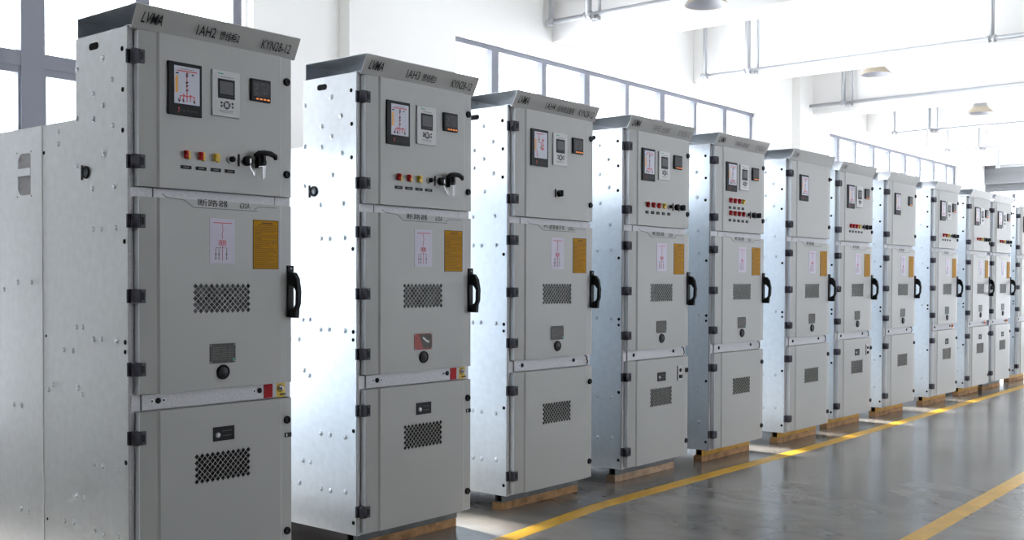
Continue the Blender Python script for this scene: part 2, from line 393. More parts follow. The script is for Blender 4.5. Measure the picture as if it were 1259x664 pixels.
# ------------------------------------------------------------------ the switchgear cabinets
CW = 0.79
def fx(x): return x-0.015
def fz(z): return 1.2163+(z-1.2163)*0.9935
FACE = -0.050
def diamonds(cx0, cx1, z0, z1, cols=11, rows=5):
    h = 0.0118; px = (cx1-cx0-2*h)/(cols-1); pz = (z1-z0-2*h)/(rows-1); out = []
    for r in range(2*rows-1):
        n = cols if r % 2 == 0 else cols-1
        for c in range(n):
            out.append((cx0+h+px*(c+(0.5 if r % 2 else 0)), z0+h+pz*r/2, h*0.96, h*0.99))
    return out
def door(z0, z1, vents=()):
    b = MB('paint'); bm = b.bm
    P = [(0.025, 0.0), (0.025, -0.030), (0.027, -0.032), (0.098, -0.043), (0.108, FACE), (0.700, FACE), (0.710, -0.044), (0.766, -0.040), (0.768, -0.038), (0.768, 0.0)]
    lo = [b.v((x, y, z0)) for x, y in P]; hi = [b.v((x, y, z1)) for x, y in P]
    for i in range(len(P)-1):
        if i != 4:
            b.use('edge_zinc' if i < 2 else 'paint'); b.face([lo[i], lo[i+1], hi[i+1], hi[i]])
    b.use('paint')
    b.face(lo); b.face(hi)
    es = [bm.edges.get((lo[4], lo[5])), bm.edges.new((lo[5], hi[5])) if not bm.edges.get((lo[5], hi[5])) else bm.edges.get((lo[5], hi[5])),
          bm.edges.get((hi[4], hi[5])), bm.edges.get((lo[4], hi[4]))]
    holes = []
    for d in vents:
        for (cx, cz, hx, hz) in diamonds(*d):
            vs = [b.v((cx+hx, FACE, cz)), b.v((cx, FACE, cz+hz)), b.v((cx-hx, FACE, cz)), b.v((cx, FACE, cz-hz))]
            for k in range(4): es.append(bm.edges.new((vs[k], vs[(k+1) % 4])))
            holes.append(vs)
    bmesh.ops.triangle_fill(bm, use_beauty=True, edges=es, normal=(0, -1, 0))
    for vs in holes:
        back = [b.v((v.co.x, FACE+0.0025, v.co.z)) for v in vs]
        for k in range(4): b.face([vs[k], vs[(k+1) % 4], back[(k+1) % 4], back[k]])
    return b
def hinge():
    b = MB('hinge_grey')
    b.box(-0.008, 0.022, -0.010, 0.001, -0.027, 0.027, 0.002)
    b.box(0.018, 0.050, -0.044, -0.030, -0.027, 0.027, 0.003)
    b.tube([(0.016, -0.026, -0.027), (0.016, -0.026, 0.027)], 0.017, 14)
    b.use('black_plastic'); b.box(0.030, 0.042, -0.0452, -0.043, -0.015, 0.015); b.box(0.024, 0.028, -0.0455, -0.043, -0.024, 0.024)
    return b
def latch():
    return MB('black_plastic').lathe((0, 0, 0), (0, -1, 0), [(0.017, 0), (0.017, 0.008), (0.0145, 0.0125), (0.008, 0.0125), (0.007, 0.010), (0, 0.010)], 20)
RIV_Z = [(0.181,2.099),(0.375,2.077),(0.110,2.004),(0.250,1.964),(0.177,1.911),(0.251,1.863),(0.377,1.875),(0.105,1.824),(0.172,1.724),(0.379,1.682),(0.260,1.583),(0.095,1.584),
         (0.529,1.835),(0.530,1.784),(0.255,1.419),(0.193,1.417),(0.085,1.420),(0.392,1.020),(0.340,1.022),(0.258,0.975),(0.197,0.977),(0.082,0.975),(0.491,0.922),(0.422,0.922),
         (0.622,0.747),(0.581,0.770),(0.381,0.769),(0.343,0.745),(0.257,0.467),(0.189,0.465),(0.080,0.464),(0.392,0.320),(0.334,0.318),(0.492,0.201),(0.419,0.205),(0.253,0.196),(0.185,0.193),(0.076,0.200)]
HOLES = [(0.038,2.116,.010),(0.034,1.957,.010),(0.035,1.799,.010),(0.026,1.365,.010),(0.023,0.971,.010),(0.024,0.933,.009),(0.021,0.499,.010),(0.022,0.06,.010),(0.653,1.755,.008),(0.641,0.975,.006),(0.639,0.191,.006)]
def rivet(b, x, s, y, z):
    b.use('rivet_steel'); b.lathe((x, y, z), (s, 0, 0), [(0.014, 0), (0.014, 0.0012), (0.012, 0.002), (0.010, 0.002)], 14)
    b.use('rivet_shade'); b.lathe((x, y, z), (s, 0, 0), [(0.0101, 0.0019), (0.0088, 0.0015), (0.0075, 0.0018)], 14)
    b.use('rivet_steel'); b.lathe((x, y, z), (s, 0, 0), [(0.0078, 0.001), (0.0072, 0.0035), (0.005, 0.0055), (0, 0.006)], 12)
def side(s, rich):
    """near (s=-1) or far (s=1) sheet of the front compartment, stepped down behind the instrument box."""
    x = 0.0 if s < 0 else CW
    b = MB('galvanised'); t = 0.004
    L = [(0.0, 0.0), (0.665, 0.0), (0.665, 1.873), (0.388, 1.873), (0.388, 2.2), (0.0, 2.2)]
    b.prism([(x, y, z) for y, z in L], (-s*t, 0, 0))
    xa, xb = sorted((x, x-s*0.021))
    b.use('crossbar_zinc'); b.box(xa, xb, -0.003, 0.003, 0.0, 2.2)                       # folded front edge
    if rich:
        for y, z in RIV_Z: rivet(b, x, s, y, z)
        b.use('black_hole')
        for y, z, r in HOLES: b.lathe((x, y, z), (s, 0, 0), [(r, 0.0), (r, 0.001), (0, 0.001)], 14, False)
    return b
def slot():
    b = MB('black_hole'); pts = []
    for k in range(9):
        a = math.pi/2+math.pi*k/8; pts.append((-0.0, 0.225+0.014*math.cos(a), 2.153+0.014*math.sin(a)))
    for k in range(9):
        a = -math.pi/2+math.pi*k/8; pts.append((-0.0, 0.268+0.014*math.cos(a), 2.153+0.014*math.sin(a)))
    return b.prism(pts, (-0.0012, 0, 0))
def grommet():
    b = MB('black_plastic'); b.box(-0.004, 0, 0.334, 0.345, 1.622, 1.682, 0.001)
    b.lathe((0, 0.306, 1.651), (-1, 0, 0), [(0.026, 0), (0.026, 0.006), (0.021, 0.008), (0.019, 0.003)], 22)
    b.use('rivet_shade'); b.lathe((0, 0.306, 1.651), (-1, 0, 0), [(0.0195, 0.001), (0.0195, 0.0035), (0, 0.0035)], 20)
    return b
def rear_sheet(s, rich):
    x = 0.0 if s < 0 else CW
    b = MB('galvanised'); bm = b.bm; t = 0.004
    y0, y1, z0, z1 = 0.668, 1.5, 0.0, 1.873
    outer = [(y0, z0), (y1, z0), (y1, z1), (y0, z1)]
    hole = []
    for cx, cz, a0 in ((0.80, 1.73, 0), (0.80, 1.62, -90), ):
        pass
    # rounded opening for the busbar bushing
    ya, yb, za, zb, r = 0.770, 0.884, 1.583, 1.764, 0.04
    for (cy, cz, st) in ((yb-r, zb-r, 0), (ya+0.008, zb-0.008, 90), (ya+0.008, za+0.008, 180), (yb-r, za+r, 270)):
        rr = r if cy > 0.8 else 0.008
        for k in range(6):
            a = math.radians(st+90*k/5); hole.append((cy+rr*math.cos(a), cz+rr*math.sin(a)))
    loops = [outer, hole] if s < 0 else [outer]
    es, rings = [], []
    for lp in loops:
        vs = [b.v((x, y, z)) for y, z in lp]; rings.append(vs)
        for k in range(len(vs)): es.append(bm.edges.new((vs[k], vs[(k+1) % len(vs)])))
    bmesh.ops.triangle_fill(bm, use_beauty=True, edges=es, normal=(s, 0, 0))
    for vs in rings:
        bk = [b.v((v.co.x-s*t, v.co.y, v.co.z)) for v in vs]
        for k in range(len(vs)): b.face([vs[k], vs[(k+1) % len(vs)], bk[(k+1) % len(vs)], bk[k]])
    b.use('seam_highlight'); xa, xb = sorted((x, x+s*0.003)); b.box(xa, xb, y0-0.002, y0+0.007, z0, z1)    # raised seam, the highlight on its edge put into the colour
    if rich:
        for y, z in ((1.018, 1.170), (0.890, 1.203), (0.765, 1.204), (0.93, 0.66), (0.86, 0.66), (0.80, 0.20), (0.87, 0.20), (1.1, 0.7), (1.15, 0.2), (1.2, 1.2)): rivet(b, x, s, y, z)
        if s < 0:
            b.use('rivet_shade')
            for y, z in ((0.89, 1.77), (0.765, 1.77), (0.89, 1.578), (0.765, 1.578)): b.lathe((x, y, z), (s, 0, 0), [(0.004, 0), (0.004, 0.001), (0, 0.001)], 8, False)
    return b
def carcass():
    b = MB('crossbar_zinc')
    b.prism([(0.004, y, z) for y, z in [(0.006, 0.0), (1.495, 0.0), (1.495, 1.87), (0.386, 1.87), (0.386, 2.198), (0.006, 2.198)]], (CW-0.008, 0, 0))
    return b
def inner_cover():                                             # bright sheet seen through the side opening
    return MB('galvanised').box(0.0045, 0.006, 0.72, 1.2, 1.52, 1.80)
def strap():
    b = MB('galvanised'); b.box(-0.003, 0, 0.77, 1.5, 1.666, 1.700, 0.001); return b
def crossbar():
    b = MB('crossbar_zinc'); b.box(0.050, 0.707, -0.012, 0.006, 0.702, 0.763, 0.001); b.box(0.006, 0.046, -0.006, 0.006, 0.702, 0.763); b.box(0.711, CW-0.006, -0.008, 0.006, 0.700, 0.765)
    b.use('black_hole'); b.box(0.046, 0.050, -0.004, 0.004, 0.702, 0.763); b.box(0.707, 0.711, -0.004, 0.004, 0.702, 0.763)
    for x, z in ((0.121, 0.735), (0.616, 0.738)):
        b.use('black_plastic'); b.lathe((x, -0.012, z), (0, -1, 0), [(0.012, 0), (0.012, 0.003), (0.009, 0.006), (0, 0.006)], 16)
        for dx in (-0.027, 0.027):
            b.use('rivet_steel'); b.lathe((x+dx, -0.012, z), (0, -1, 0), [(0.0075, 0), (0.0075, 0.0015), (0.005, 0.0015)], 12)
            b.use('black_hole'); b.lathe((x+dx, -0.0115, z), (0, -1, 0), [(0.005, 0.001), (0, 0.001)], 10)
    return b
def gap_strip():
    b = MB('crossbar_zinc'); b.box(0.006, 0.102, -0.006, 0.006, 1.542, 1.578); b.box(0.106, 0.700, -0.008, 0.006, 1.542, 1.578); b.box(0.704, CW-0.006, -0.006, 0.006, 1.542, 1.578)
    b.use('black_hole'); b.box(0.102, 0.106, -0.002, 0.004, 1.542, 1.578); b.box(0.700, 0.704, -0.002, 0.004, 1.542, 1.578)
    return b
# hood: a folded sheet open at its ends
HB, HT = (-0.030, 2.186), (-0.076, 2.274)
def hood():
    b = MB('hood_paint'); t = 0.0025
    pr = [(0.012, 2.201), (-0.018, 2.199), HB, (HB[0]-0.004, HB[1]+0.004), HT, (HT[0]+0.006, HT[1]+0.004), (0.362, 2.278), (0.365, 2.274), (0.365, 2.200)]
    def off(i):
        a = Vector(pr[max(i-1, 0)]); c = Vector(pr[min(i+1, len(pr)-1)]); d = (c-a).normalized(); return Vector((d.y, -d.x))*t
    inner = [tuple(Vector(p)+off(i)) for i, p in enumerate(pr)]
    x0, x1 = -0.004, CW+0.002
    for i in range(len(pr)-1):
        for q, sheet in ((pr, 'hood_paint'), (inner, 'galvanised')):
            b.use(sheet)
            b.poly([(x0, *q[i]), (x1, *q[i]), (x1, *q[i+1]), (x0, *q[i+1])])
        for x in (x0, x1): b.poly([(x, *pr[i]), (x, *pr[i+1]), (x, *inner[i+1]), (x, *inner[i])])
    for i in (0, len(pr)-1): b.poly([(x0, *pr[i]), (x1, *pr[i]), (x1, *inner[i]), (x0, *inner[i])])
    # clips and screws inside
    b.use('rivet_steel')
    for x in (0.15, 0.33, 0.36): b.lathe((x, 0.363, 2.262), (0, -1, 0), [(0.006, 0), (0.006, 0.004), (0, 0.006)], 10)
    b.use('hood_paint'); b.box(0.655, 0.700, -0.022, 0.0, 2.190, 2.2)
    return b
VD = Vector((HT[0]-HB[0], HT[1]-HB[1])).normalized(); ND = Vector((-VD.y, VD.x))
if ND.x > 0: ND = -ND
def hood_text(s, x0, x1, h, up_, m, **kw):
    p = Vector(HB)+VD*up_
    return text_data(s, x0, x1, h, (p.x-0.0045+0.0012, p.y+0.0018), VD, ND, m, depth=0.0035, **kw)
Z1, YN = (0.0, 1.0), (-1.0, 0.0)
def flat_text(s, x0, x1, z, h, m, y=FACE, **kw):
    return text_data(s, x0, x1, h, (y, z), Z1, YN, m, **kw)

# instruments (built around their own centre, facing -y)
def display_frame():
    b = MB('black_plastic'); w, h = 0.154, 0.210
    b.box(-w/2, w/2, -0.010, 0, -h/2, h/2, 0.002)
    b.use('screen_dark')
    for k in range(5): b.box(-0.03+k*0.018, -0.02+k*0.018, -0.0107, -0.0099, -0.088, -0.082)
    b.use('diagram_red'); b.box(-0.034, -0.028, -0.0108, -0.0099, -0.083, -0.073); b.box(-0.034, -0.030, -0.0108, -0.0099, -0.094, -0.087)
    return b
def display_screen():
    b = MB('screen_white'); b.box(-0.052, 0.065, -0.0112, -0.0095, -0.059, 0.090)
    return b
def display_lines(kind):
    b = MB('diagram_red'); y0, y1 = -0.0118, -0.0111
    if kind == 'feeder':
        b.strip([(-0.040, 0.071), (0.052, 0.072)], 0.004, y0, y1)
        b.strip([(0.006, 0.071), (0.006, -0.050)], 0.0035, y0, y1)
        b.strip([(-0.026, -0.048), (-0.026, -0.028), (0.040, -0.026), (0.040, -0.046)], 0.0035, y0, y1)
        for x in (-0.010, 0.040, 0.022):
            b.strip([(x, -0.028), (x, -0.048)], 0.003, y0, y1)
        b.strip([(-0.012, -0.020), (-0.004, -0.028)], 0.005, y0, y1); b.strip([(0.020, -0.020), (0.026, -0.026)], 0.005, y0, y1)
        b.use('ink')
        for z in (0.060, 0.052, 0.026, 0.012, -0.006): b.strip([(0.001, z), (0.012, z+0.004)], 0.004, y0-0.0002, y1)
        b.strip([(0.006, 0.058), (0.006, 0.048)], 0.004, y0-0.0002, y1); b.strip([(0.001, 0.03), (0.006, 0.018)], 0.003, y0-0.0002, y1)
        for x in (-0.030, -0.010, 0.040): b.strip([(x-0.004, -0.040), (x, -0.052), (x+0.003, -0.046)], 0.004, y0-0.0002, y1)
        b.strip([(0.028, 0.060), (0.036, 0.060)], 0.006, y0, y1)
        b.strip([(-0.045, 0.060), (-0.033, 0.061)], 0.005, y0, y1)
    else:
        b.strip([(-0.040, 0.078), (0.030, 0.080)], 0.004, y0, y1)
        b.strip([(-0.012, 0.078), (-0.012, 0.03), (0.008, 0.03), (0.008, -0.01)], 0.0035, y0, y1)
        b.strip([(0.024, 0.055), (0.024, -0.015)], 0.004, y0, y1); b.strip([(0.008, -0.008), (0.030, -0.008)], 0.004, y0, y1)
        for z in (0.045, 0.015, -0.002): b.strip([(0.016, z), (0.036, z)], 0.006, y0, y1)
        b.strip([(-0.030, -0.015), (-0.030, -0.045), (-0.018, -0.050)], 0.0045, y0, y1)
        b.use('ink'); b.strip([(-0.006, 0.05), (-0.018, 0.042)], 0.004, y0, y1); b.strip([(0.0, 0.0), (0.012, 0.006)], 0.004, y0, y1)
    b.use('amber'); b.box(-0.047, -0.036, y0, y1, -0.016, 0.050)
    b.use('ink_faint')
    for k in range(8): b.box(-0.026+k*0.0085, -0.021+k*0.0085, y0, y1, 0.078, 0.081)
    return b
def relay_plate():
    b = MB('relay_white'); b.box(-0.0675, 0.0675, -0.009, 0, -0.094, 0.094, 0.002)
    b.use('green'); b.box(-0.040, -0.014, -0.0096, -0.0088, 0.079, 0.083)
    b.use('ink_faint')
    for k in range(6): b.box(-0.025+k*0.010, -0.018+k*0.010, -0.0096, -0.0088, 0.067, 0.070)
    b.box(-0.035, 0.035, -0.0096, -0.0088, -0.071, -0.069); b.box(-0.030, 0.030, -0.0096, -0.0088, -0.077, -0.0755)
    return b
def relay_screen():
    b = MB('black_plastic'); b.box(-0.041, 0.041, -0.011, -0.0085, -0.020, 0.060, 0.001)
    b.use('screen_panel'); b.box(-0.033, 0.033, -0.0117, -0.0105, -0.002, 0.050)
    b.use('screen_dark')
    for k in range(5): b.box(-0.034+k*0.0145, -0.024+k*0.0145, -0.0117, -0.0105, -0.014, -0.007)
    return b
def relay_keys():
    b = MB('hinge_grey'); c = (0.002, -0.0085, -0.046)
    b.lathe(c, (0, -1, 0), [(0.017, 0), (0.017, 0.003), (0.010, 0.003), (0.010, 0.0005)], 20)
    b.use('relay_white')
    for a in (45, 135, 225, 315):
        u = Vector((math.cos(math.radians(a)), 0, math.sin(math.radians(a))))
        p = Vector(c)+u*0.0135; b.box(p.x-0.002, p.x+0.002, -0.0122, -0.0110, p.z-0.002, p.z+0.002)
    b.use('hinge_grey')
    for dx in (-0.026, 0.028):
        for dz in (-0.006, 0.008): b.box(c[0]+dx-0.004, c[0]+dx+0.004, -0.0115, -0.0085, c[2]+dz-0.0045, c[2]+dz+0.0045, 0.001)
    return b
def meter_case():
    b = MB('black_plastic'); b.box(-0.051, 0.051, -0.012, 0, -0.047, 0.047, 0.003); return b
def meter_face():
    b = MB('screen_dark'); b.box(-0.042, 0.044, -0.0128, -0.0115, -0.026, 0.036)
    b.use('screen_panel')
    for q in ([(-0.034, 0.02), (-0.020, 0.022), (-0.022, 0.005), (-0.034, 0.0)], [(0.0, 0.028), (0.018, 0.026)], [(0.014, 0.010), (0.014, -0.014), (0.028, -0.012), (0.030, 0.012)], [(-0.034, -0.012), (-0.016, -0.016)], [(0.032, 0.03), (0.040, 0.012)]):
        b.strip(q, 0.0025, -0.0133, -0.0127)
    return b
def meter_lights():
    b = MB('led_orange')
    for k in range(4): b.box(-0.026+k*0.019, -0.014+k*0.019, -0.0138, -0.0118, -0.040, -0.034)
    return b
def toggle(c1, c2):
    b = MB(c1)
    b.box(-0.012, 0.002, -0.016, 0, -0.015, 0.017, 0.002); b.box(-0.014, -0.004, -0.026, -0.014, 0.000, 0.013, 0.003)
    b.use(c2); b.box(0.002, 0.013, -0.014, 0, -0.018, 0.016, 0.002)
    return b
def label_plate():
    b = MB('ink'); b.box(-0.0245, 0.0245, -0.003, 0, -0.007, 0.007, 0.0008)
    b.use('ink_faint'); b.box(-0.013, 0.013, -0.0036, -0.0028, -0.0025, 0.0025); return b
def small_label():
    b = MB('ink'); b.box(-0.018, 0.018, -0.003, 0, -0.009, 0.009, 0.0008)
    b.use('ink_faint'); b.box(-0.009, 0.009, -0.0036, -0.0028, -0.002, 0.002); return b
def button():
    b = MB('white_plastic'); b.lathe((0, 0, 0), (0, -1, 0), [(0.019, 0), (0.019, 0.006), (0.016, 0.010), (0.012, 0.010)], 20)
    b.use('black_plastic'); b.lathe((0, 0, 0), (0, -1, 0), [(0.0125, 0.008), (0.0125, 0.020), (0.009, 0.026), (0, 0.026)], 18)
    return b
def key_lock():
    b = MB('white_plastic'); b.box(-0.027, 0.027, -0.004, 0, -0.025, 0.025, 0.001)
    b.use('black_plastic'); b.box(-0.028, -0.022, -0.0055, 0, -0.025, 0.025); b.lathe((0.012, -0.004, 0), (0, -1, 0), [(0.021, 0), (0.020, 0.020), (0.016, 0.024), (0, 0.024)], 20)
    return b
def key_bunch():
    b = MB('steel')
    b.box(0.008, 0.016, -0.034, -0.027, -0.012, 0.008, 0.001); b.tube([(0.012, -0.030, -0.010), (0.016, -0.030, -0.030), (0.022, -0.029, -0.038)], 0.0015, 6)
    b.prism([(0.008, -0.031, -0.022), (0.014, -0.031, -0.022), (0.030, -0.031, -0.050), (0.024, -0.031, -0.056)], (0, 0.002, 0))
    b.prism([(0.022, -0.033, -0.045), (0.034, -0.033, -0.045), (0.036, -0.033, -0.062), (0.026, -0.033, -0.060)], (0, 0.002, 0))
    return b
def rotary_body():
    b = MB('white_plastic'); b.box(-0.026, 0.026, -0.004, 0, -0.026, 0.026, 0.001)
    b.use('black_plastic'); b.lathe((0.002, -0.004, 0), (0, -1, 0), [(0.024, 0), (0.023, 0.022), (0.018, 0.028), (0, 0.028)], 22); b.box(-0.020, -0.012, -0.03, -0.004, -0.026, 0.03, 0.002)
    return b
def rotary_lever():
    b = MB('black_plastic')
    b.tube([(-0.048, -0.040, 0.022), (-0.030, -0.042, 0.033), (0.0, -0.044, 0.037), (0.030, -0.044, 0.036), (0.058, -0.042, 0.027), (0.060, -0.042, 0.012)], [0.008, 0.011, 0.012, 0.012, 0.011, 0.008], 12)
    b.box(-0.004, 0.012, -0.040, -0.006, -0.004, 0.036, 0.004)
    return b
def rotary_key():
    b = MB('steel'); b.prism([(-0.022, -0.034, -0.020), (0.020, -0.034, -0.014), (0.020, -0.034, -0.018), (-0.022, -0.034, -0.024)], (0, 0.003, 0))
    b.box(-0.004, 0.002, -0.036, -0.033, -0.072, -0.020); b.box(0.004, 0.009, -0.038, -0.036, -0.068, -0.022); return b
def black_knob():
    b = MB('white_plastic'); b.box(-0.024, 0.020, -0.004, 0, -0.022, 0.024, 0.001)
    b.use('black_plastic'); b.box(-0.026, -0.020, -0.0055, 0, -0.024, 0.024)
    b.lathe((0.006, -0.004, 0), (0, -1, 0), [(0.020, 0), (0.019, 0.018), (0.014, 0.023), (0, 0.023)], 20); b.box(0.000, 0.012, -0.036, -0.02, -0.018, 0.018, 0.003)
    return b
def diagram_sheet():
    return MB('sticker_lilac').box(-0.0625, 0.0625, -0.0012, 0, -0.0925, 0.0925)
def diagram_lines():
    b = MB('diagram_red'); y0, y1 = -0.0018, -0.0011
    b.strip([(-0.044, 0.075), (0.046, 0.075)], 0.003, y0, y1)
    b.strip([(0, 0.072), (0, 0.06), (0.003, 0.045), (-0.002, 0.03), (0, 0.01)], 0.0018, y0, y1)
    for x in (-0.012, 0.0, 0.012):
        for z in (-0.002, -0.012):
            b.lathe((x, -0.0011, z), (0, -1, 0), [(0.0065, 0), (0.0065, 0.0006), (0.0042, 0.0006), (0.0042, 0)], 12, False)
    b.strip([(0, -0.018), (0, -0.080)], 0.0018, y0, y1)
    b.use('warning_ink')
    for x in (-0.033, -0.018, 0.020):
        b.strip([(x, -0.028), (x, -0.075)], 0.0016, y0, y1); b.strip([(x-0.003, -0.055), (x+0.003, -0.055)], 0.006, y0, y1); b.strip([(x-0.003, -0.073), (x+0.003, -0.073)], 0.004, y0, y1)
    b.strip([(-0.033, -0.028), (0.020, -0.028)], 0.0014, y0, y1)
    return b
def warning_sheet():
    b = MB('warning_yellow'); b.box(-0.067, 0.067, -0.0012, 0, -0.105, 0.105)
    b.use('warning_ink')
    for q in ((-0.067, 0.067, 0.102, 0.105), (-0.067, 0.067, -0.105, -0.102), (-0.067, -0.064, -0.102, 0.102), (0.064, 0.067, -0.102, 0.102)): b.box(q[0], q[1], -0.0018, 0, q[2], q[3])
    return b
def warning_text():
    b = MB('warning_ink'); rnd = random.Random(4); y0, y1 = -0.0016, -0.0011
    b.box(-0.022, 0.034, y0, y1, 0.089, 0.094); b.box(-0.045, 0.050, y0, y1, 0.0825, 0.0845)
    z = 0.076
    while z > -0.094:
        head = rnd.random() < 0.16
        xe = -0.025 if head else (0.058 if rnd.random() < 0.75 else rnd.uniform(0.0, 0.05)); x = -0.058
        while x < xe:
            w = rnd.uniform(0.006, 0.022); b.box(x, min(x+w, xe), y0, y1, z-(0.0016 if head else 0.0009), z+(0.0016 if head else 0.0009)); x += w+0.0025
        z -= 0.0058
    return b
def rating(kind):
    b = MB('plate_metal' if kind != 'red' else 'plate_red'); b.box(-0.0635, 0.0635, -0.002, 0, -0.0405, 0.0405, 0.001)
    if kind == 'red':
        b.use('plate_metal'); b.prism([(-0.030, -0.0026, 0.036), (0.058, -0.0026, 0.036), (0.058, -0.0026, -0.034), (0.000, -0.0026, -0.034)], (0, 0.001, 0))
        b.use('relay_white'); b.strip([(-0.004, 0.020), (0.020, 0.004), (0.040, -0.004)], 0.010, -0.0030, -0.002)
    else:
        b.use('ink_faint')
        for r in range(7):
            for (xa, xb) in ((-0.052, -0.012), (-0.006, 0.020), (0.026, 0.050)): b.box(xa, xb, -0.0026, -0.0018, 0.024-r*0.008, 0.0255-r*0.008)
        b.use('green'); b.box(0.050, 0.060, -0.0026, -0.0018, -0.034, -0.022)
    b.use('steel')
    for x in (-0.058, 0.058):
        for z in (-0.035, 0.035): b.lathe((x, -0.002, z), (0, -1, 0), [(0.003, 0), (0.003, 0.001), (0, 0.0015)], 8)
    return b
def sight_port():
    b = MB('black_plastic'); b.lathe((0, 0, 0), (0, -1, 0), [(0.031, 0), (0.031, 0.004), (0.028, 0.009), (0.024, 0.009), (0.022, 0.004)], 26)
    b.use('screen_dark'); b.lathe((0, 0, 0), (0, -1, 0), [(0.0225, 0.0035), (0.018, 0.007), (0.009, 0.010), (0, 0.011)], 22)
    return b
def handle_plate():
    b = MB('black_plastic'); b.box(-0.008, 0.026, -0.045, -0.030, -0.115, 0.112, 0.003)
    b.use('steel')
    for z in (0.098, 0.072, 0.03): b.lathe((0.010, -0.045, z), (0, -1, 0), [(0.004, 0), (0.004, 0.001), (0, 0.001)], 10)
    return b
def handle_grip():
    b = MB('black_plastic')
    b.prism([(0.002, y, z) for y, z in [(-0.043, 0.085), (-0.070, 0.080), (-0.090, 0.055), (-0.101, 0.0), (-0.098, -0.055), (-0.088, -0.078), (-0.084, -0.118), (-0.043, -0.118), (-0.043, -0.085), (-0.074, -0.070), (-0.082, -0.055), (-0.084, 0.0), (-0.066, 0.022), (-0.043, 0.028)]], (0.020, 0, 0))
    return b
def lock_plate():
    b = MB('black_plastic'); b.box(-0.0525, 0.0525, -0.003, 0, -0.0295, 0.0295, 0.001)
    b.use('screen_panel'); b.box(-0.008, 0.040, -0.0036, -0.0028, 0.010, 0.012); b.box(-0.008, 0.036, -0.0036, -0.0028, -0.010, -0.008)
    b.use('steel'); b.lathe((-0.030, -0.003, -0.004), (0, -1, 0), [(0.011, 0), (0.011, 0.003), (0.007, 0.006), (0, 0.006)], 16)
    return b
def socket_panel():
    b = MB('white_plastic'); b.box(-0.030, 0.030, -0.003, 0, -0.050, 0.050, 0.001)
    b.use('black_plastic'); b.box(-0.033, -0.026, -0.004, 0, -0.050, 0.050)
    b.lathe((0.004, -0.003, 0.020), (0, -1, 0), [(0.013, 0), (0.012, 0.006), (0, 0.006)], 14); b.box(-0.012, 0.020, -0.012, -0.002, -0.036, -0.012, 0.002)
    return b
def pull_catch():
    b = MB('black_plastic'); b.box(-0.014, 0.022, -0.006, 0, -0.010, 0.010, 0.002); b.use('steel'); b.box(-0.008, -0.002, -0.0066, -0.005, -0.006, 0.006); return b
def red_tag():
    return MB('red').box(-0.023, 0.023, -0.0145, -0.0118, -0.030, 0.030)
def earth_tag():
    b = MB('yellow'); b.box(-0.026, 0.026, -0.0105, -0.008, -0.034, 0.034)
    b.use('ink'); b.lathe((0, -0.0105, 0.004), (0, -1, 0), [(0.016, 0), (0.016, 0.0008), (0.013, 0.0008), (0.013, 0)], 20, False); return b
def earth_bolt():
    b = MB('steel'); b.lathe((0.002, -0.0105, 0.006), (0, -1, 0), [(0.011, 0), (0.011, 0.006), (0.006, 0.007), (0.006, 0.018), (0, 0.018)], 6, False)
    b.use('ink'); b.box(-0.004, 0.026, -0.020, -0.014, -0.024, -0.019); return b
def wire_hook():
    return MB('ink').tube([(0.735, -0.010, 0.760), (0.746, -0.018, 0.752), (0.740, -0.022, 0.738), (0.752, -0.020, 0.722), (0.748, -0.014, 0.708)], 0.0035, 6)
def copper_tag():
    b = MB('copper'); b.box(-0.030, 0.020, -0.0165, -0.0118, -0.022, 0.022, 0.001); b.cyl((-0.004, -0.0165, 0), (0, -1, 0), 0.010, 0.012, 8); return b
VENT_A = (fx(0.273), fx(0.556), fz(1.077), fz(1.202)); VENT_B = (fx(0.278), fx(0.555), fz(0.376), fz(0.503))
def step_shade():
    b = MB('ink_faint')  # dark strips painting the shade line along the door's embossed step
    b.strip([(0.118, fz(1.557)), (0.135, fz(1.545)), (0.218, fz(1.538)), (0.262, fz(1.511)), (0.575, fz(1.511))], 0.0032, FACE-0.0008, FACE)
    b.strip([(0.560, fz(1.517)), (0.585, fz(1.530)), (0.680, fz(1.530))], 0.0028, FACE-0.0008, FACE)
    return b

